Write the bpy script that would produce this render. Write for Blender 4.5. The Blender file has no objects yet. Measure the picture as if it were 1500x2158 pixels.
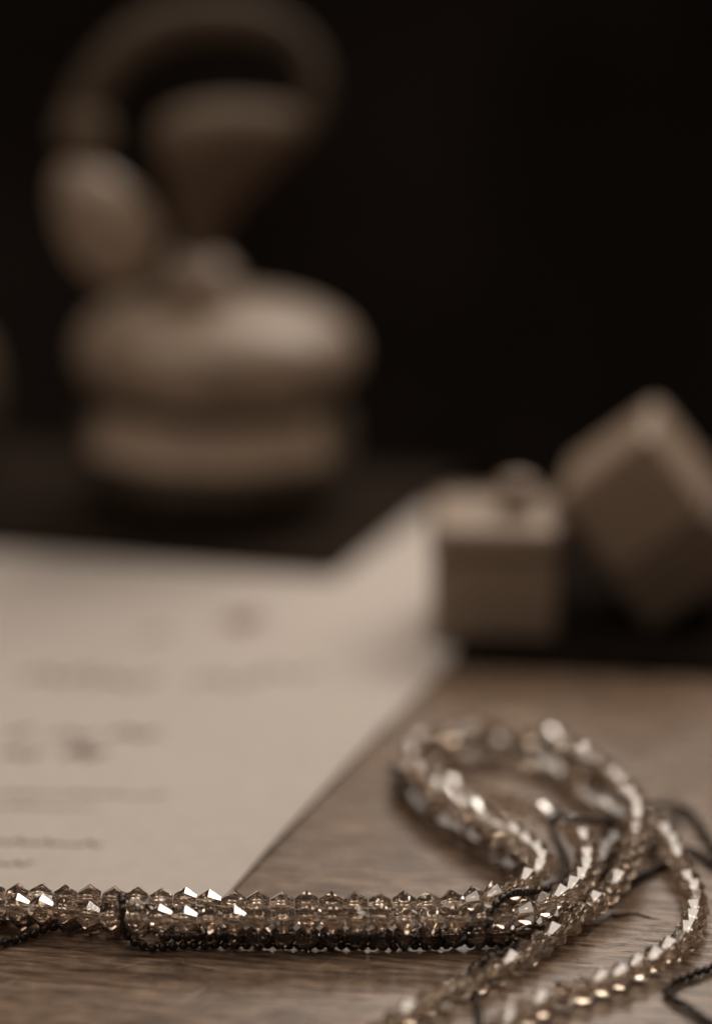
import bpy, bmesh, math, random
from mathutils import Vector, Matrix, Quaternion, noise

random.seed(11)
S = bpy.context.scene
COL = S.collection
MM = 0.001
R = math.radians

# ------------------------------------------------------------------ camera
F_PX, PITCH = 5000.0, R(16.6)            # focal length in photo pixels (1500 wide), downward pitch
CAM = Vector((0.0, -356.6, 182.0))       # mm
cam_d = bpy.data.cameras.new('camera')
cam = bpy.data.objects.new('camera', cam_d); COL.objects.link(cam)
cam.location = CAM * MM
cam.rotation_euler = (math.pi / 2 - PITCH, 0, 0)
cam_d.sensor_fit = 'HORIZONTAL'; cam_d.sensor_width = 24.0
cam_d.lens = F_PX / 1500 * 24.0
cam_d.clip_start = 0.01; cam_d.clip_end = 20
cam_d.dof.use_dof = True
cam_d.dof.focus_distance = 0.3955
cam_d.dof.aperture_fstop = 3.35
cam_d.dof.aperture_blades = 0
S.camera = cam

# ------------------------------------------------------------------ world and lamps
W = bpy.data.worlds.new('World'); S.world = W; W.use_nodes = True
bg = W.node_tree.nodes['Background']
bg.inputs[0].default_value = (1.0, 0.80, 0.64, 1); bg.inputs[1].default_value = 0.03

def area(name, loc, target, size, power, color):
    d = bpy.data.lights.new(name, 'AREA'); d.shape = 'RECTANGLE'
    d.size, d.size_y = size; d.energy = power; d.color = color
    o = bpy.data.objects.new(name, d); COL.objects.link(o)
    o.location = Vector(loc)
    o.rotation_euler = (Vector(target) - Vector(loc)).to_track_quat('-Z', 'Y').to_euler()
    return o
area('window_light', (0.30, 0.68, 0.61), (0.01, 0.04, 0.0), (0.72, 0.28), 5.0, (1.0, 0.885, 0.775))
cl = area('ceiling_light', (-0.10, 0.08, 0.95), (-0.10, 0.08, 0.0), (1.10, 0.42), 3.5, (1.0, 0.885, 0.775))
cl.rotation_euler = (0, 0, R(-32))
area('fill_light', (-0.55, -0.60, 0.95), (0.0, 0.05, 0.03), (0.6, 0.6), 1.3, (1.0, 0.885, 0.775))  # unseen fill lamp, added to brighten the faces turned to the camera

S.view_settings.view_transform = 'Standard'; S.view_settings.look = 'None'
S.view_settings.exposure = 0.13; S.view_settings.gamma = 1.0
S.render.engine = 'CYCLES'
S.cycles.max_bounces = 14; S.cycles.transmission_bounces = 12; S.cycles.glossy_bounces = 6
S.cycles.caustics_refractive = True; S.cycles.caustics_reflective = False
S.cycles.sample_clamp_indirect = 6.0
S.cycles.use_denoising = True

# ------------------------------------------------------------------ helpers
FWD = Vector((0, math.cos(PITCH), -math.sin(PITCH)))
UP = Vector((0, math.sin(PITCH), math.cos(PITCH)))

def P(px, py, z=0.0):
    """point (mm) at height z seen at a photo position: used to survey the table top"""
    d = FWD + Vector((1, 0, 0)) * ((px - 750) / F_PX) + UP * (-(py - 1079) / F_PX)
    t = (z - CAM.z) / d.z
    return CAM + d * t

def empty(name, loc):
    o = bpy.data.objects.new(name, None); COL.objects.link(o)
    o.empty_display_size = 0.005; o.location = Vector(loc) * MM
    return o

def tag(o, label=None, cat=None, group=None, kind=None):
    if label: o['label'] = label
    if cat: o['category'] = cat
    if group: o['group'] = group
    if kind: o['kind'] = kind
    return o

def mesh_obj(name, verts, faces, mat, parent=None, loc=(0, 0, 0), smooth=False, scale=MM):
    me = bpy.data.meshes.new(name)
    me.from_pydata([tuple(Vector(v) * scale) for v in verts], [], faces)
    me.update()
    o = bpy.data.objects.new(name, me); COL.objects.link(o)
    o.location = Vector(loc) * MM
    if mat: me.materials.append(mat)
    if parent: o.parent = parent
    if smooth: me.polygons.foreach_set('use_smooth', [True] * len(me.polygons))
    return o

def bm_obj(name, bm, mat, parent=None, loc=(0, 0, 0), smooth=False):
    bmesh.ops.scale(bm, vec=(MM, MM, MM), verts=bm.verts)
    bmesh.ops.recalc_face_normals(bm, faces=bm.faces)
    me = bpy.data.meshes.new(name); bm.to_mesh(me); bm.free()
    o = bpy.data.objects.new(name, me); COL.objects.link(o)
    o.location = Vector(loc) * MM
    if mat: me.materials.append(mat)
    if parent: o.parent = parent
    if smooth: me.polygons.foreach_set('use_smooth', [True] * len(me.polygons))
    return o

def box_bm(x0, x1, y0, y1, z0, z1, bev=0.0, seg=3):
    bm = bmesh.new()
    vs = [bm.verts.new((x, y, z)) for z in (z0, z1) for y in (y0, y1) for x in (x0, x1)]
    for f in ((0, 2, 3, 1), (4, 5, 7, 6), (0, 1, 5, 4), (2, 6, 7, 3), (0, 4, 6, 2), (1, 3, 7, 5)):
        bm.faces.new([vs[i] for i in f])
    if bev:
        bmesh.ops.bevel(bm, geom=list(bm.edges), offset=bev, segments=seg, profile=0.5, affect='EDGES')
    return bm

def arc_strip(profile, a0, a1, n, thick):
    """a curved plate that follows a turned body over part of its girth"""
    vs, fs = [], []
    m = len(profile)
    for lay in (0.0, thick):
        for r, z in profile:
            for i in range(n + 1):
                a = a0 + (a1 - a0) * i / n
                vs.append(((r + lay) * math.cos(a), (r + lay) * math.sin(a), z))
    N = m * (n + 1)
    for j in range(m - 1):
        for i in range(n):
            k = j * (n + 1) + i
            fs.append((k, k + n + 1, k + n + 2, k + 1)); fs.append((N + k, N + k + 1, N + k + n + 2, N + k + n + 1))
    for i in range(n):
        fs.append((i, i + 1, N + i + 1, N + i)); k = (m - 1) * (n + 1) + i
        fs.append((k + 1, k, N + k, N + k + 1))
    for j in range(m - 1):
        k = j * (n + 1)
        fs.append((k + n + 1, k, N + k, N + k + n + 1)); k += n
        fs.append((k, k + n + 1, N + k + n + 1, N + k))
    return vs, fs

def lathe(profile, n=64, twist=None):
    vs, fs = [], []
    for j, (r, z) in enumerate(profile):
        for i in range(n):
            a = 2 * math.pi * i / n
            rr = r * (twist(a, z) if twist else 1.0)
            vs.append((rr * math.cos(a), rr * math.sin(a), z))
    m = len(profile)
    for j in range(m - 1):
        for i in range(n):
            k = (i + 1) % n
            fs.append((j * n + i, j * n + k, (j + 1) * n + k, (j + 1) * n + i))
    fs.append(tuple(range(n - 1, -1, -1)))
    fs.append(tuple((m - 1) * n + i for i in range(n)))
    return vs, fs

def catmull(pts, per=14, closed=False):
    pts = [Vector(p) for p in pts]
    q = [pts[0] * 2 - pts[1]] + pts + [pts[-1] * 2 - pts[-2]]
    out = []
    for i in range(1, len(q) - 2):
        p0, p1, p2, p3 = q[i - 1], q[i], q[i + 1], q[i + 2]
        for k in range(per):
            t = k / per
            out.append(0.5 * ((2 * p1) + (p2 - p0) * t + (2 * p0 - 5 * p1 + 4 * p2 - p3) * t * t
                              + (3 * p1 - p0 - 3 * p2 + p3) * t ** 3))
    out.append(pts[-1].copy())
    return out

def smooth_path(p, it=3):
    for _ in range(it):
        p = [p[0]] + [(p[i - 1] + p[i] * 2 + p[i + 1]) / 4 for i in range(1, len(p) - 1)] + [p[-1]]
    return p

def resample(path, pitch):
    out, acc = [], 0.0
    nxt = pitch / 2
    for a, b in zip(path, path[1:]):
        L = (b - a).length
        while L > 1e-9 and acc + L >= nxt:
            out.append((a.lerp(b, (nxt - acc) / L), (b - a).normalized()))
            nxt += pitch
        acc += L
    return out

def tube(path, r, n=6):
    vs, fs = [], []
    rf = r if callable(r) else (lambda t: r)
    u = None
    m = len(path)
    for i, p in enumerate(path):
        t = (path[min(i + 1, m - 1)] - path[max(i - 1, 0)]).normalized()
        if u is None:
            u = t.cross(Vector((0, 0, 1)))
            if u.length < 1e-4: u = t.cross(Vector((0, 1, 0)))
        u = (u - t * u.dot(t)).normalized()
        v = t.cross(u)
        rr = rf(i / (m - 1))
        for k in range(n):
            a = 2 * math.pi * k / n
            vs.append(p + (u * math.cos(a) + v * math.sin(a)) * rr)
    for i in range(m - 1):
        for k in range(n):
            l = (k + 1) % n
            fs.append((i * n + k, i * n + l, (i + 1) * n + l, (i + 1) * n + k))
    fs.append(tuple(range(n - 1, -1, -1))); fs.append(tuple((m - 1) * n + k for k in range(n)))
    return vs, fs

# ------------------------------------------------------------------ materials
def mat(name, color, rough=0.5, spec=0.5, metal=0.0):
    m = bpy.data.materials.new(name); m.use_nodes = True
    b = m.node_tree.nodes['Principled BSDF']
    b.inputs['Base Color'].default_value = (*color, 1)
    b.inputs['Roughness'].default_value = rough
    b.inputs['Specular IOR Level'].default_value = spec
    b.inputs['Metallic'].default_value = metal
    return m

class NT:
    def __init__(s, m): s.t = m.node_tree; s.b = s.t.nodes['Principled BSDF']
    def n(s, kind, **kw):
        x = s.t.nodes.new(kind)
        for k, v in kw.items():
            if k in x.inputs: x.inputs[k].default_value = v
            else: setattr(x, k, v)
        return x
    def l(s, a, b): s.t.links.new(a, b)
    def noise(s, vec, scale_xyz, scale=1.0, detail=5, rough=0.55, rot=0.0, loc=(0, 0, 0)):
        # rotate first, then stretch
        m1 = s.n('ShaderNodeMapping'); m1.inputs['Rotation'].default_value = (0, 0, rot); m1.inputs['Location'].default_value = loc
        m2 = s.n('ShaderNodeMapping'); m2.inputs['Scale'].default_value = scale_xyz
        t = s.n('ShaderNodeTexNoise'); t.inputs['Scale'].default_value = scale
        t.inputs['Detail'].default_value = detail; t.inputs['Roughness'].default_value = rough
        s.l(vec, m1.inputs[0]); s.l(m1.outputs[0], m2.inputs[0]); s.l(m2.outputs[0], t.inputs[0])
        return t.outputs[0]
    def ramp(s, fac, stops):
        r = s.n('ShaderNodeValToRGB'); s.l(fac, r.inputs[0])
        e = r.color_ramp.elements
        while len(e) < len(stops): e.new(0.5)
        for k, (p, c) in enumerate(stops):
            e[k].position = p; e[k].color = (*c, 1) if isinstance(c, tuple) else (c, c, c, 1)
        return r.outputs[0]
    def mix(s, fac, a, b, mode='MIX'):
        x = s.n('ShaderNodeMix', data_type='RGBA', blend_type=mode)
        if isinstance(fac, (int, float)): x.inputs[0].default_value = fac
        else: s.l(fac, x.inputs[0])
        for v, i in ((a, 6), (b, 7)):
            if isinstance(v, tuple): x.inputs[i].default_value = (*v, 1)
            else: s.l(v, x.inputs[i])
        return x.outputs[2]

def wood_material():
    m = mat('worn_varnished_wood', (0.2, 0.14, 0.1), 0.25, 0.4)
    t = NT(m); tc = t.n('ShaderNodeTexCoord').outputs['Object']
    broad = t.noise(tc, (14, 130, 14), 1, 5, 0.6)
    fine = t.noise(tc, (85, 850, 85), 1, 8, 0.72)
    pores = t.noise(tc, (150, 3000, 150), 1, 3, 0.6, loc=(0.3, 0.1, 0))
    blot = t.noise(tc, (26, 34, 26), 1, 4, 0.6, loc=(1.2, 0.4, 0))
    c = t.ramp(fine, [(0.38, (0.060, 0.039, 0.027)), (0.50, (0.205, 0.140, 0.098)), (0.61, (0.410, 0.288, 0.208))])
    c2 = t.ramp(broad, [(0.3, (0.84, 0.82, 0.80)), (0.7, (1.10, 1.09, 1.08))])
    c = t.mix(1.0, c, c2, 'MULTIPLY')
    c = t.mix(1.0, c, t.ramp(blot, [(0.3, (0.78, 0.77, 0.76)), (0.65, (1.08, 1.08, 1.08))]), 'MULTIPLY')
    pm = t.ramp(pores, [(0.33, 0.0), (0.40, 1.0)])
    c = t.mix(pm, (0.075, 0.050, 0.034), c)
    # scratches: three families of thin pale lines
    col = c
    for k, (rot, loc, lo) in enumerate(((R(-38), (0.02, 0.31, 0), 0.705), (R(-62), (0.5, 0.13, 0), 0.715), (R(12), (0.9, 0.7, 0), 0.70))):
        sc = t.noise(tc, (45, 1500, 1), 1, 1, 0.4, rot=rot, loc=loc)
        area_m = t.noise(tc, (60, 60, 60), 1, 2, 0.5, loc=(k * 2.1, 0, 0))
        s1 = t.ramp(sc, [(lo - 0.02, 0.0), (lo + 0.01, 0.9)])
        s2 = t.ramp(area_m, [(0.48, 0.0), (0.56, 1.0)])
        col = t.mix(t.mix(1.0, s1, s2, 'MULTIPLY'), col, (0.40, 0.32, 0.26))
    dust = t.noise(tc, (520, 640, 500), 1, 2, 0.5)
    col = t.mix(t.ramp(dust, [(0.70, 0.0), (0.78, 0.6)]), col, (0.42, 0.34, 0.28))
    t.l(col, t.b.inputs['Base Color'])
    rr = t.ramp(blot, [(0.3, 0.30), (0.7, 0.20)]); t.l(rr, t.b.inputs['Roughness'])
    bp = t.n('ShaderNodeBump'); bp.inputs['Strength'].default_value = 0.85; bp.inputs['Distance'].default_value = 0.0002
    h = t.mix(0.5, fine, pm); t.l(h, bp.inputs['Height']); t.l(bp.outputs[0], t.b.inputs['Normal'])
    return m

def mottled(name, c0, c1, scale, rough, spec=0.5, bump=0.1, metal=0.0):
    m = mat(name, c0, rough, spec, metal); t = NT(m)
    tc = t.n('ShaderNodeTexCoord').outputs['Object']
    n = t.noise(tc, (scale, scale, scale), 1, 5, 0.6)
    t.l(t.ramp(n, [(0.3, c0), (0.7, c1)]), t.b.inputs['Base Color'])
    if bump:
        bp = t.n('ShaderNodeBump'); bp.inputs['Strength'].default_value = bump; bp.inputs['Distance'].default_value = 0.0003
        t.l(n, bp.inputs['Height']); t.l(bp.outputs[0], t.b.inputs['Normal'])
    return m

M_WOOD = wood_material()
M_PAPER = mottled('laid_paper', (0.535, 0.475, 0.432), (0.59, 0.525, 0.478), 240, 0.75, 0.25, 0.12)
t = NT(M_PAPER); bp0 = [n for n in t.t.nodes if n.type == 'BUMP'][0]
wave = t.noise(t.n('ShaderNodeTexCoord').outputs['Object'], (14, 22, 14), 1, 3, 0.5, rot=R(25))
bpw = t.n('ShaderNodeBump'); bpw.inputs['Strength'].default_value = 0.35; bpw.inputs['Distance'].default_value = 0.004
t.l(wave, bpw.inputs['Height']); t.l(bpw.outputs[0], bp0.inputs['Normal'])
M_INK = mottled('faded_ink', (0.13, 0.092, 0.066), (0.19, 0.14, 0.105), 300, 0.7, 0.2, 0)
M_SEAL = mottled('red_brown_ink', (0.17, 0.09, 0.065), (0.22, 0.12, 0.09), 300, 0.7, 0.2, 0)
M_MAT = mottled('dark_felt', (0.016, 0.010, 0.007), (0.026, 0.017, 0.012), 500, 0.95, 0.06, 0.4)
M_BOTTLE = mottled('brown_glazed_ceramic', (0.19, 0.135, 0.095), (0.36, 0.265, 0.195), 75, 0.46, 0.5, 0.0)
M_LEAF = mottled('lit_glazed_ceramic', (0.25, 0.18, 0.13), (0.46, 0.345, 0.26), 80, 0.4, 0.5, 0.0)  # paler copy of the ceramic: light on lobe and band put into colour
M_BASE = mottled('shaded_brown_glaze', (0.065, 0.047, 0.033), (0.105, 0.077, 0.055), 60, 0.5, 0.3, 0.0)  # shade on the lower body put into a darker glaze colour
M_CUP = mottled('dim_brown_ceramic', (0.10, 0.070, 0.048), (0.19, 0.136, 0.095), 90, 0.75, 0.15, 0.0)  # dimness of the upper stopper put into a browner, darker colour
M_STOPPER = mottled('shaded_ceramic', (0.065, 0.046, 0.032), (0.125, 0.090, 0.064), 70, 0.7, 0.15, 0.0)  # crest gets less light; that shade is put into its colour
M_JAR = mottled('dark_glazed_ceramic', (0.08, 0.06, 0.04), (0.11, 0.08, 0.055), 60, 0.3, 0.5, 0.0)
M_LID = mottled('box_paper_light', (0.28, 0.205, 0.15), (0.34, 0.25, 0.185), 180, 0.42, 0.5, 0.1)
M_BOX = mottled('box_paper_dark', (0.12, 0.084, 0.06), (0.15, 0.107, 0.077), 180, 0.45, 0.5, 0.1)
M_SHADE = mottled('shade_black', (0.008, 0.005, 0.004), (0.014, 0.010, 0.007), 700, 1.0, 0.03, 0.4)  # near-black colour that paints the shade beneath the boxes
M_WALL = mottled('dark_wall', (0.012, 0.007, 0.005), (0.060, 0.045, 0.037), 5, 0.9, 0.1, 0)
M_FLOOR = mottled('dark_floor', (0.008, 0.006, 0.004), (0.012, 0.009, 0.006), 6, 0.9, 0.1, 0)
M_CRACK = mat('dark_crack', (0.012, 0.008, 0.006), 0.9, 0.1)
M_THREAD = mat('pale_thread', (0.34, 0.25, 0.18), 0.6, 0.3)
M_DTHREAD = mat('dark_thread', (0.015, 0.011, 0.009), 0.6, 0.3)

def glass_material(name, c0, c1, coat=1.0):
    m = mat(name, c0, 0.03, 0.5); t = NT(m)
    t.b.inputs['Transmission Weight'].default_value = 0.96
    t.b.inputs['IOR'].default_value = 1.54
    t.b.inputs['Coat Weight'].default_value = coat       # lustre coating on the facets
    t.b.inputs['Coat IOR'].default_value = 2.5
    t.b.inputs['Coat Roughness'].default_value = 0.03
    oi = t.n('ShaderNodeObjectInfo')
    t.l(t.ramp(oi.outputs['Random'], [(0.0, c0), (1.0, c1)]), t.b.inputs['Base Color'])
    return m
M_GLASS = glass_material('pale_topaz_crystal', (0.80, 0.645, 0.515), (0.92, 0.785, 0.655))
M_GLASS_SHADED = glass_material('shaded_topaz_crystal', (0.24, 0.17, 0.125), (0.38, 0.28, 0.21), 0.4)  # darker copy of the glass: shade of the lower strands put into colour
M_BLACK = mat('black_lustre_bead', (0.055, 0.040, 0.031), 0.24, 0.6, 0.6)

# ------------------------------------------------------------------ setting
tab_rot = R(-8)
ta = Matrix.Rotation(tab_rot, 3, 'Z')
back_pt = P(960, 1040, 0)
loc_back = ta.inverted() @ back_pt
bm = box_bm(-420, 420, -330, loc_back.y, -22, 0, 1.5, 3)
table = bm_obj('table_top', bm, M_WOOD); table.rotation_euler.z = tab_rot
tag(table, kind='structure')
# open split in the grain
cr = []
top, bot = [], []
for k in range(13):
    t = k / 12
    px = 1278 + 114 * t; py = 1930 + 7 * t + 2.5 * math.sin(t * 9) - 4 * math.sin(t * math.pi)
    w = 2.6 * (math.sin(math.pi * min(1, t * 1.02 + 0.02)) ** 0.6) * (0.6 + 0.5 * random.random())
    top.append(ta.inverted() @ P(px, py - w, 0.06)); bot.append(ta.inverted() @ P(px, py + w, 0.06))
vs = top + bot
fs = [(k, 13 + k, 14 + k, k + 1) for k in range(12)]
mesh_obj('crack', vs, fs, M_CRACK, table)

bm = box_bm(-2500, 2500, 1500, 1560, -800, 1600)
tag(bm_obj('wall', bm, M_WALL), kind='structure')
bm = box_bm(-2500, 2500, -1500, 1490, -830, -802)
tag(bm_obj('floor', bm, M_FLOOR), kind='structure')

# ------------------------------------------------------------------ sheet of paper
corner = P(402, 1975, 0)
e1 = P(940, 1400, 0) - P(480, 1890, 0); e1.z = 0; e1.normalize()      # right edge, going away
e2 = Vector((-e1.y, e1.x, 0))                                          # bottom edge, going left
PAPER_T = 0.35
def paper_lift(u, v):      # u mm from the right edge, v mm from the bottom edge
    a = max(0.0, 1 - u / 16.0) ** 2
    s = min(1, max(0, (v - 10) / 25)) * min(1, max(0, (125 - v) / 35))
    return 0.85 * a * s + 0.25 * (0.5 + 0.5 * math.sin(v * 0.05 + u * 0.03)) * min(1, u / 40) * 0
nu, nv = 44, 60
vs, fs = [], []
for lay in (0, 1):
    for j in range(nv + 1):
        for i in range(nu + 1):
            u = 210 * (i / nu) ** 1.6; v = 250 * j / nv
            p = corner + e2 * u + e1 * v
            vs.append((p.x, p.y, 0.05 + lay * PAPER_T + paper_lift(u, v)))
N = (nu + 1) * (nv + 1)
for j in range(nv):
    for i in range(nu):
        a = j * (nu + 1) + i
        fs.append((a, a + nu + 1, a + nu + 2, a + 1)); fs.append((N + a, N + a + 1, N + a + nu + 2, N + a + nu + 1))
def rim(a, b): fs.append((a, b, N + b, N + a))
for i in range(nu): rim(i, i + 1); rim(nv * (nu + 1) + i + 1, nv * (nu + 1) + i)
for j in range(nv): rim((j + 1) * (nu + 1), j * (nu + 1)); rim(j * (nu + 1) + nu, (j + 1) * (nu + 1) + nu)
pc = P(300, 1600, 0)
paper = mesh_obj('paper_sheet', [Vector(v) - pc for v in vs], fs, M_PAPER, None, pc, smooth=False)
tag(paper, 'pale printed sheet of paper lying flat on the wooden table', 'paper')
PZ = 0.05 + PAPER_T

def ink_line(x0, x1, yb, h, lw, step, mtl, seed, slant=0.25, tilt=0.03):
    """illegible handwriting: a looping stroke between two surveyed points of the sheet"""
    rnd = random.Random(seed)
    a = P(x0, yb, PZ); b = P(x1, yb + tilt * (x1 - x0), PZ)
    d = (b - a); L = d.length; d.normalize(); nrm = Vector((-d.y, d.x, 0))
    pts = []; x = 0.0
    while x < L:
        hh = h * rnd.choice((0.45, 0.5, 0.55, 1.0, 0.6, 0.95))
        pts.append(a + d * x); x += step * 0.35
        pts.append(a + d * (x + slant * hh) + nrm * hh); x += step * 0.2
        pts.append(a + d * (x + slant * hh * 0.7) + nrm * hh * 0.75); x += step * 0.45
    if len(pts) < 3: pts.append(b)
    path = catmull(pts, 5)
    vs, fs = [], []
    for i, p in enumerate(path):
        t = (path[min(i + 1, len(path) - 1)] - path[max(i - 1, 0)]).normalized()
        s = Vector((-t.y, t.x, 0)) * lw * 1.25 * (0.35 + 0.65 * abs(t.y))
        z = Vector((0, 0, 0.03 + 0.0004 * (i % 7)))
        vs += [p + s + z - pc, p - s + z - pc]
    for i in range(len(path) - 1): fs.append((2 * i, 2 * i + 1, 2 * i + 3, 2 * i + 2))
    return mesh_obj('ink_line', vs, fs, mtl, paper)

ink_line(45, 175, 1432, 9.5, 1.0, 9, M_INK, 1); ink_line(185, 335, 1440, 9.5, 1.0, 9, M_INK, 2)
ink_line(405, 520, 1440, 9, 0.9, 9, M_INK, 3); ink_line(540, 640, 1425, 8, 0.8, 8, M_INK, 4)
ink_line(15, 75, 1553, 6.5, 0.95, 6, M_INK, 5); ink_line(105, 195, 1556, 6, 0.75, 6, M_INK, 6)
ink_line(230, 345, 1552, 6, 1.0, 6, M_INK, 7)
ink_line(0, 85, 1594, 5, 0.9, 5, M_INK, 8); ink_line(130, 205, 1596, 6, 0.95, 5, M_INK, 9)
ink_line(-40, 330, 1676, 1.8, 0.32, 2.4, M_INK, 10, tilt=0.01); ink_line(-40, 180, 1704, 1.8, 0.28, 2.4, M_INK, 11, tilt=0.01)
ink_line(-40, 198, 1778, 2.3, 0.34, 2.6, M_INK, 12, tilt=0.03); ink_line(-40, 62, 1824, 2.0, 0.30, 2.4, M_INK, 13, tilt=0.03)
ink_line(300, 365, 1345, 9, 1.0, 8, M_INK, 14)
# reddish printed ornament above the writing
oc = P(512, 1310, PZ)
vs = [oc - pc + Vector((0, 0, 0.03))]; n = 40
for k in range(n):
    a = 2 * math.pi * k / n
    r = 3.4 * (1 + 0.35 * math.cos(5 * a + 0.4))
    vs.append(oc - pc + Vector((r * math.cos(a) * 1.3 + r * 0.3 * math.sin(a), r * math.sin(a) * 1.5, 0.03)))
mesh_obj('printed_ornament', vs, [(0, 1 + k, 1 + (k + 1) % n) for k in range(n)], M_SEAL, paper)

# ------------------------------------------------------------------ dark mat under the bottle
mc = P(705, 1202, 2.3); mc.z = 0
m_left = P(0, 1146, 2.3) - mc; m_left.z = 0; m_left.normalize()
MAT_LEN = 94
m_back = P(930, 1034, 2.3) - mc; m_back.z = 0; m_back.normalize()
bm = bmesh.new()
A, B = m_left * 260, m_back * MAT_LEN
z0, z1 = 0.5, 2.3
vv = [bm.verts.new(tuple(v)) for v in ((0, 0, z0), A + Vector((0, 0, z0)), A + B + Vector((0, 0, z0)), B + Vector((0, 0, z0)),
                                       (0, 0, z1), A + Vector((0, 0, z1)), A + B + Vector((0, 0, z1)), B + Vector((0, 0, z1)))]
for f in ((0, 1, 2, 3), (7, 6, 5, 4), (0, 4, 5, 1), (1, 5, 6, 2), (2, 6, 7, 3), (3, 7, 4, 0)): bm.faces.new([vv[i] for i in f])
bmesh.ops.bevel(bm, geom=list(bm.edges), offset=0.5, segments=2, affect='EDGES')
tag(bm_obj('dark_mat', bm, M_MAT, None, mc), 'flat dark mat lying over the far end of the paper, under the bottle', 'mat')

# ------------------------------------------------------------------ ornamental bottle
bc = P(452, 1054, 2.3)
bottle = empty('ornamental_bottle', bc)
tag(bottle, 'blurred squat brown bottle with bulging shoulders and a large curled stopper', 'bottle')
def swirl(a, z):
    if z > 58.8 or z < 1.5: return 1.0
    return 1 + 0.012 * math.cos(7 * a + z * 0.055)
base_prof = [(24, 0), (27, 0.6), (31, 3), (34, 7), (35.6, 11.5), (36.2, 16), (36.2, 18.6), (35.6, 21), (34.4, 25), (33.2, 29), (32.6, 31.4), (32.8, 33.4), (32.8, 34.4)]
band_prof = [(36.6, 17.4), (36.5, 18.8), (35.6, 21.6), (34.2, 25.4), (33.2, 28.8)]
shoulder_prof = [(32.4, 32.0), (33.4, 33.0), (35.0, 34.4), (36.6, 36.8), (37.4, 39.8), (37.2, 43.2), (36.0, 46.4), (33.6, 49.2), (30, 51.4), (25, 53), (17, 54.2), (10, 54.8), (7, 55.2)]
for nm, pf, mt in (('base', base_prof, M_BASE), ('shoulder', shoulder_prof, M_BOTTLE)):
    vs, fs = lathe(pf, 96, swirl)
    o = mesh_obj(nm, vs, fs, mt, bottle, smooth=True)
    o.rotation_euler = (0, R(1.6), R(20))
vs, fs = arc_strip(band_prof, R(-90 - 58), R(-90 + 56), 48, 0.9)
o = mesh_obj('lit_band', vs, fs, M_LEAF, bottle); o.rotation_euler = (0, R(2.0), 0)  # pale strip painting the light caught on the front of the body
nk = [(6.5, 57)] + [(6 + 5.2 * math.sin(math.pi * k / 10), 59 + 14 * k / 10) for k in range(11)] + [(4.6, 72)]
vs, fs = lathe(nk, 40)
mesh_obj('neck_collar', vs, fs, M_BOTTLE, bottle, loc=(-4.0, -1, -6.0), smooth=True)
# stopper: stem widening into a cup, a leaf-shaped lobe, a curled crest
st = [(4.4, 70), (4.8, 74), (6.0, 80), (9.0, 88), (14, 96), (17.5, 101), (19.5, 105), (19.5, 108.5), (17.5, 111), (13, 112.6), (7, 113.4), (1, 113.6)]
vs, fs = lathe(st, 48, lambda a, z: 1 + (0.07 * math.cos(3 * a + 0.6) if z > 90 else 0))
vs = [(x * 1.0 + max(0, z - 80) * 0.30 - 3, y * 0.75, z) for x, y, z in vs]
stopper = mesh_obj('stopper', vs, fs, M_CUP, bottle, loc=(0, 0, -7.0), smooth=True)
bm = bmesh.new(); bmesh.ops.create_uvsphere(bm, u_segments=32, v_segments=20, radius=1)
for v in bm.verts:
    t = v.co.z
    k = 1 - 0.18 * t
    v.co = Vector((v.co.x * 12.0 * k, v.co.y * 8.5 * k, t * 17.5 - 1.5 * v.co.x * v.co.x))
bmesh.ops.rotate(bm, verts=bm.verts, cent=(0, 0, 0), matrix=Matrix.Rotation(R(-33), 3, 'Y'))
bmesh.ops.translate(bm, verts=bm.verts, vec=(-27, -7, 84))
bm_obj('leaf_lobe', bm, M_LEAF, stopper, smooth=True)
cp = catmull([(-14, -3, 76), (-24, -3, 92), (-35, -3, 101), (-37.5, -2, 109), (-31, -1, 120), (-19, 0, 130), (-4, 1, 134), (13, 2, 134), (26, 2, 129), (32, 1, 119), (29, 0, 107), (20, 0, 101)], 10)
cp = [Vector((p.x * 0.87, p.y, p.z)) for p in cp if p.z > 103.5 or p.x > 0]
vs, fs = tube(cp, lambda t: 4.3 + 1.4 * math.sin(math.pi * min(1, t * 1.5)) - 1.2 * t, 20)
mesh_obj('crest', vs, fs, M_STOPPER, stopper, smooth=True)
bm = bmesh.new(); bmesh.ops.create_uvsphere(bm, u_segments=24, v_segments=16, radius=1)
for v in bm.verts: v.co = Vector((v.co.x * 7.2, v.co.y * 7.0, v.co.z * 8.2))
bmesh.ops.translate(bm, verts=bm.verts, vec=cp[0] + Vector((0.5, -0.5, 1.5)))
bm_obj('crest_tip', bm, M_CUP, stopper, smooth=True)  # rounded end of the crest, coloured paler to paint its soft highlight

# jar cut off by the frame
jc = P(-205, 1060, 2.3)
vs, fs = lathe([(15, 0), (18, 2), (24, 12), (27, 24), (27.5, 34), (25, 44), (19, 51), (12, 55), (11, 60), (14, 62), (14, 64), (9, 66), (2, 67)], 64)
jar = mesh_obj('dark_jar', vs, fs, M_JAR, None, jc, smooth=True)
tag(jar, 'rounded dark jar cut off by the left edge of the picture', 'jar')

# ------------------------------------------------------------------ two small boxes
def make_box(name, w, d, h, split, upper_mat, lower_mat, over_up):
    """origin: front-left bottom corner; y goes away from the viewer"""
    root = empty(name, (0, 0, 0))
    g = 0.5
    lo = 0.0 if over_up else -g * 0.0
    a = g if over_up else 0.0; b = 0.0 if over_up else g
    bm_obj('body' if over_up else 'lid', box_bm(a, w - a, a, d - a, 0, split - 0.06, 1.1, 3), lower_mat, root)
    up = bm_obj('lid' if over_up else 'body', box_bm(b, w - b, b, d - b, split + 0.06, h, 2.6, 5), upper_mat, root)
    for o in root.children:
        o.data.polygons.foreach_set('use_smooth', [True] * len(o.data.polygons))
        md = o.modifiers.new('wn', 'WEIGHTED_NORMAL'); md.keep_sharp = False
    return root, up

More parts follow.
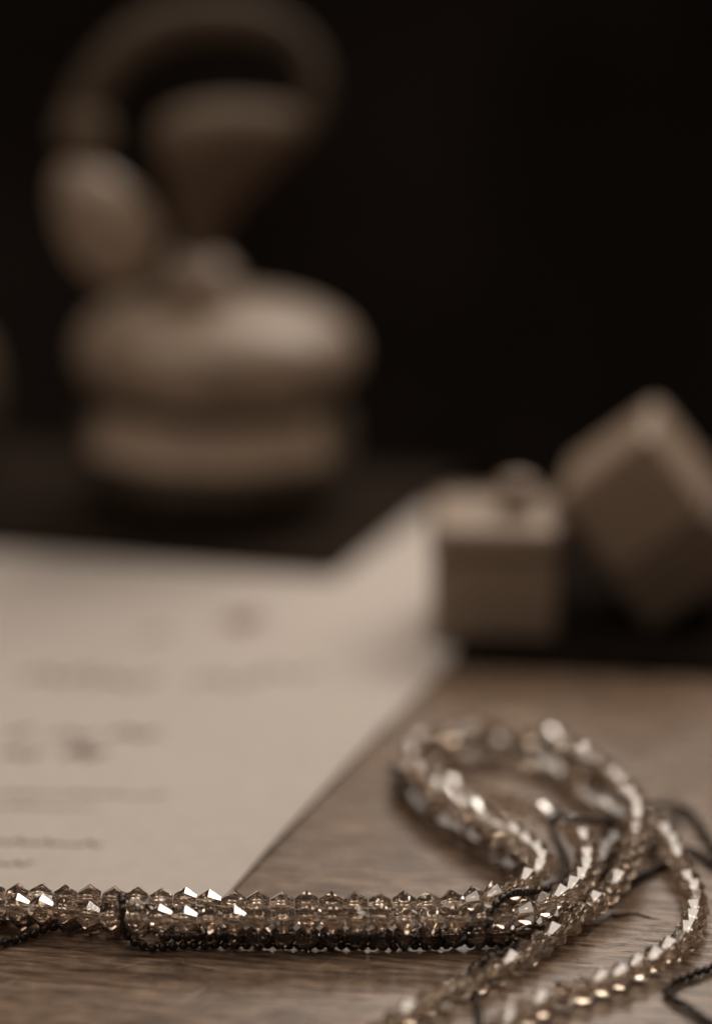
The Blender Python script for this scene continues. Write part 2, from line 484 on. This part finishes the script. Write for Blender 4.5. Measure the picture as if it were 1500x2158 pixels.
pd = P(952, 1388, 2.2); pd.z = 0
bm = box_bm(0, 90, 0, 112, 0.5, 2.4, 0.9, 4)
shadow = bm_obj('shade_sheet', bm, M_SHADE, None, pd); shadow.rotation_euler.z = R(-7)  # added dark sheet, stands in for the shade around the boxes' feet
tag(shadow, 'flat dark sheet standing in for the shade under the two small boxes', 'shadow')
b1, lid1 = make_box('small_box', 29, 31, 26, 18.2, M_LID, M_LID, True)
b1.location = P(902, 1348, 2.42) * MM; b1.rotation_euler.z = R(-3)
tag(b1, 'small upright square box with a knob on its pale lid, behind the bead loop', 'box', 'small boxes')
# knob
vs, fs = lathe([(4.6, 0), (4.8, 0.6), (4.0, 1.2), (2.4, 1.8), (2.4, 2.4), (3.8, 3.4), (4.6, 5.0), (4.5, 6.6), (3.4, 8.0), (1.6, 8.8), (0.3, 9.0)], 32)
mesh_obj('knob', vs, fs, M_LID, lid1, loc=(19.5, 15, 25.4), smooth=True)

b2, up2 = make_box('small_box', 28, 36, 38, 14, M_LID, M_BOX, False)
b2.rotation_euler = (Matrix.Rotation(R(-11), 4, 'Z') @ Matrix.Rotation(R(-39), 4, 'Y')).to_euler()
b2.location = P(1370, 1336, 2.4) * MM
tag(b2, 'small square box tipped over, leaning against the upright box', 'box', 'small boxes')

# ------------------------------------------------------------------ strands of beads
PITCH_C, R_C, RE_C = 4.05, 2.43, 1.12
def bicone_mesh(n=8):
    vs, fs = [], []
    L = 3.96 / 2; rh = 0.42
    rings = ((-L, RE_C), (0.0, R_C), (L, RE_C), (L, rh), (-L, rh))       # outside, then back through the drilled hole
    for z, r in rings:
        for k in range(n):
            a = 2 * math.pi * (k + 0.5) / n
            vs.append((r * math.cos(a), r * math.sin(a), z))
    for j in range(5):
        for k in range(n):
            l = (k + 1) % n; i = (j + 1) % 5
            fs.append((j * n + k, j * n + l, i * n + l, i * n + k))
    return vs, fs
def black_mesh():
    bm = bmesh.new(); bmesh.ops.create_uvsphere(bm, u_segments=8, v_segments=5, radius=0.82)
    vs = [v.co.copy() for v in bm.verts]; fs = [tuple(v.index for v in f.verts) for f in bm.faces]; bm.free()
    return vs, fs
def to_mesh(name, vf, mtl, smooth=False):
    me = bpy.data.meshes.new(name); me.from_pydata([tuple(Vector(v) * MM) for v in vf[0]], [], vf[1]); me.update()
    me.materials.append(mtl)
    if smooth: me.polygons.foreach_set('use_smooth', [True] * len(me.polygons))
    return me
BICONE = bicone_mesh(); BLACKB = black_mesh()
ME_C = to_mesh('crystal_bead', BICONE, M_GLASS)
for f in ME_C.polygons: f.use_smooth = 24 <= f.index < 32      # only the drilled hole is round
ME_D = to_mesh('shaded_crystal_bead', BICONE, M_GLASS_SHADED)
for f in ME_D.polygons: f.use_smooth = 24 <= f.index < 32
ME_K = to_mesh('black_bead', BLACKB, M_BLACK, True)

LAMPS = ((Vector((300, 680, 610)), 0.945), (Vector((-100, 80, 950)), 0.94))
def glints(p, q, n=8, lamps=LAMPS):
    """does one of the bead's facets mirror a lamp?"""
    v = (CAM - p).normalized(); sl = math.atan2(R_C - RE_C, 1.98)
    for sgn in (-1, 1):
        for k in range(n):
            a = 2 * math.pi * k / n
            nn = q @ Vector((math.cos(a) * math.cos(sl), math.sin(a) * math.cos(sl), sgn * math.sin(sl)))
            if nn.dot(v) < 0.12: continue
            r = nn * (2 * nn.dot(v)) - v
            if any(r.dot((L - p).normalized()) > c for L, c in lamps): return True
    return False

def strand(root, L0, path, pitch, vf, me, bead_name, thread_mat, thread_r, rnd, jit=0.25, tilt=4, limit=None, roll=None):
    """one strand: its thread is a part, its beads are sub-parts; beads past the limit are joined"""
    vs, fs = tube([p - L0 for p in path[::3]] + [path[-1] - L0], thread_r, 5)
    th = mesh_obj('strand', vs, fs, thread_mat, root)
    rest = []
    for i, (p, t) in enumerate(resample(path, pitch)):
        q = t.to_track_quat('Z', 'Y')
        q = Quaternion(Vector((rnd.uniform(-1, 1), rnd.uniform(-1, 1), rnd.uniform(-1, 1))).normalized(), R(tilt) * rnd.uniform(-1, 1)) @ q
        q0 = q
        if roll and roll(p):
            q = q0 @ Quaternion((0, 0, 1), R(45) * rnd.randint(0, 7) + R(rnd.gauss(0, 9)))
        else:
            want = rnd.random() < (0.42 if p.y < 20 else 0.20)
            for _ in range(6):
                q = q0 @ Quaternion((0, 0, 1), rnd.uniform(0, 2 * math.pi))
                if pitch < 3 or glints(p, q, 8, LAMPS[:1] if p.y < 20 else LAMPS) == want: break
        off = Vector((0, rnd.uniform(-1, 1), rnd.uniform(-0.8, 0.8))) * jit
        sc = rnd.uniform(0.94, 1.03)
        if limit is not None and not limit(p):
            rest.append(Matrix.Translation(p + off - L0) @ q.to_matrix().to_4x4() @ Matrix.Scale(sc, 4)); continue
        o = bpy.data.objects.new(bead_name, me); COL.objects.link(o)
        o.parent = th; o.location = (p + off - L0) * MM
        o.rotation_mode = 'QUATERNION'; o.rotation_quaternion = q; o.scale = (sc, sc, sc)
    return th, rest

def joined(root, mats, vf, mtl, name, smooth=False):
    vs, fs = [], []
    for m in mats:
        b = len(vs); vs += [m @ Vector(v) for v in vf[0]]; fs += [tuple(b + i for i in f) for f in vf[1]]
    o = mesh_obj(name, vs, fs, mtl, root, smooth=smooth); o['kind'] = 'stuff'
    return o

ZT, ZB = 6.6, 2.42
def trace(pts, z):
    return smooth_path(catmull([P(p[0], p[1], p[2] if len(p) > 2 else z) for p in pts], 14), 6)

tA = [(-90, 1890), (0, 1890), (140, 1893), (285, 1896), (430, 1903), (590, 1908), (750, 1910), (900, 1906), (1000, 1895), (1075, 1875), (1128, 1845),
      (1140, 1806), (1095, 1768), (1032, 1730), (965, 1693), (900, 1648), (868, 1606), (888, 1564), (950, 1543), (1025, 1536), (1100, 1540), (1185, 1566),
      (1262, 1615), (1318, 1660, 7.5), (1342, 1705, 8.2), (1340, 1748, 7.4), (1334, 1790, 6.2), (1315, 1838, 5.0), (1283, 1882, 4.0), (1224, 1932, 3.2), (1160, 1978, ZB), (1112, 2010, ZB), (1036, 2052, ZB),
      (930, 2100, ZB), (846, 2149, ZB), (760, 2203, ZB)]
tB = [(-90, 1912), (0, 1914), (75, 1916), (180, 1926), (300, 1934), (450, 1938), (600, 1938), (760, 1938), (900, 1938), (1000, 1936), (1080, 1928), (1150, 1908), (1208, 1876),
      (1234, 1838), (1236, 1795), (1218, 1758), (1176, 1728, 5.6), (1115, 1708, 5), (1050, 1690, 4.4), (990, 1676, 3.4), (935, 1652, 2.6), (915, 1620, ZB), (955, 1600, ZB), (1030, 1594, ZB),
      (1105, 1600, ZB), (1172, 1628, ZB), (1232, 1676, 2.6), (1300, 1715, 3.4), (1368, 1728, 4.4), (1406, 1768, 4.0), (1430, 1813, 3.2), (1448, 1850, ZB), (1464, 1900, ZB), (1462, 1942, ZB), (1438, 1987, ZB), (1390, 2018, ZB), (1338, 2046, ZB),
      (1253, 2078, ZB), (1168, 2104, ZB), (1090, 2148, ZB), (1020, 2200, ZB)]
pA = trace(tA, ZT); pB = trace(tB, ZT)

STRAIGHT_X = P(1040, 1900, ZT).x
def under(path, dx, dy):
    out = []
    for i, p in enumerate(path):
        t = (path[min(i + 1, len(path) - 1)] - path[max(i - 1, 0)]).normalized()
        s = Vector((t.y, -t.x, 0))          # right of travel
        k = 1.0 if (p.y < 14 and p.x < STRAIGHT_X and i < len(path) * 0.5) else 0.0
        out.append(Vector((p.x, p.y, ZB)) + s * dx + Vector((0, dy * k, 0)))
    return smooth_path(out, 10)
iD = next(i for i, p in enumerate(pA) if i > len(pA) // 2 and p.x > P(1338, 1700, 8).x)
pC2 = under(pA[:iD], -2.2, 2.4)      # outer strand below A
pCl = under([p for p in pB[:len(pB) // 2] if p.x < P(1080, 1928, ZT).x and p.y < 12], -2.0, 2.9)
mid = [P(1150, 1950, ZB), P(1215, 1912, ZB), P(1245, 1872, ZB), P(1262, 1826, ZB), P(1284, 1786, ZB), P(1316, 1766, ZB)]
pC = smooth_path(catmull(pCl[::12] + mid, 10), 8)

# resting heights: push the bottom strands of the straight run to where the top ones ride on them
L0 = P(1180, 1800, 0)
neck = empty('crystal_bead_necklace', L0)
tag(neck, 'smoky clear faceted crystal bead necklace looped across the wooden table', 'necklace')
rnd = random.Random(5)
rest = []
near = lambda p: p.y < 62
facing_up = lambda p: p.x > P(1060, 1900, ZT).x and p.y < P(1340, 1690, ZT).y
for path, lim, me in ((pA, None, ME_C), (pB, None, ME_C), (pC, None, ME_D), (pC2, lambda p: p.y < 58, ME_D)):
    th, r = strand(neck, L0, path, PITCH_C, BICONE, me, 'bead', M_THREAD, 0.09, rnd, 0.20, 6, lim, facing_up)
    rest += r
if rest: joined(neck, rest, BICONE, M_GLASS_SHADED, 'rear_beads')

# black strands
ZK = 0.95
K1 = [(-60, 2006, ZK), (0, 1990, ZK), (60, 1972, ZK), (112, 1955, 1.6), (150, 1945, 1.4), (190, 1950, ZK)]
K1b = [(268, 1905, 2.5), (262, 1893, 5.5), (257, 1889, 8.6), (258, 1908, 9.0), (258, 1936, 6.4), (262, 1962, 3.2), (278, 1983, 1.3), (318, 1998, ZK), (370, 1995, ZK), (430, 1993, ZK),
      (560, 1993, ZK), (700, 1994, ZK), (850, 1995, ZK), (940, 1993, ZK), (975, 1978, 2.0), (1000, 1948, 4.6), (1032, 1924, 7.5), (1052, 1900, 9.2), (1078, 1884, 8.8), (1104, 1880, 6.5), (1140, 1878, 4.0), (1178, 1860, 3.0), (1194, 1836, 3.2), (1190, 1808, 3.2),
      (1168, 1765, 3.0), (1158, 1735, 4.5), (1180, 1722, 7.5), (1220, 1726, 8.6), (1262, 1728, 5), (1290, 1718, 3.0), (1330, 1706, 2.5), (1375, 1698, 1.5), (1425, 1698, ZK), (1455, 1716, ZK), (1480, 1752, ZK), (1510, 1800, ZK), (1540, 1830, ZK)]
K2 = [(340, 1976, 2.3), (400, 1976, 2.5), (520, 1977, 2.5), (700, 1978, 2.5), (860, 1979, 2.5), (950, 1986, 1.6), (1020, 1990, ZK), (1085, 1990, ZK), (1062, 2010, ZK), (1020, 2028, ZK), (1000, 2044, ZK), (1002, 2080, ZK), (1006, 2120, ZK), (1010, 2200, ZK)]
K2b = [(1225, 1936, ZK), (1185, 1950, ZK), (1150, 1962, 1.4), (1115, 1976, 1.6), (1085, 1992, 1.2), (1050, 2012, ZK), (1000, 2036, ZK), (992, 2060, ZK)]
K3 = [(1570, 1850, ZK), (1510, 1826, ZK), (1470, 1800, ZK), (1440, 1790, ZK), (1410, 1815, ZK), (1380, 1832, ZK), (1345, 1850, ZK), (1310, 1872, ZK), (1280, 1900, ZK)]
K4 = [(1560, 2016, ZK), (1500, 2040, ZK), (1450, 2058, ZK), (1415, 2074, ZK), (1404, 2090, ZK), (1420, 2106, ZK), (1452, 2126, ZK), (1490, 2152, ZK), (1540, 2192, ZK)]
K5 = [(1440, 1702, 2.4), (1415, 1730, 1.6), (1390, 1760, ZK), (1372, 1800, ZK)]
K6 = [(1292, 1722, 2.2), (1282, 1755, ZK), (1262, 1790, ZK), (1240, 1830, ZK)]
LK = P(700, 1990, 0)
chain = empty('black_bead_necklace', LK)
tag(chain, 'thin necklace of tiny black beads running along the front of the crystals', 'necklace')
rnd = random.Random(9)
for k in (K1, K1b, K2, K2b, K3, K4, K5, K6):
    path = smooth_path(catmull([P(*q) for q in k], 14), 3)
    strand(chain, LK, path, 1.74, BLACKB, ME_K, 'bead', M_DTHREAD, 0.25, rnd, 0.10, 10)

print('beads', len([o for o in neck.children_recursive if o.name.startswith('bead')]), len([o for o in chain.children_recursive if o.name.startswith('bead')]))
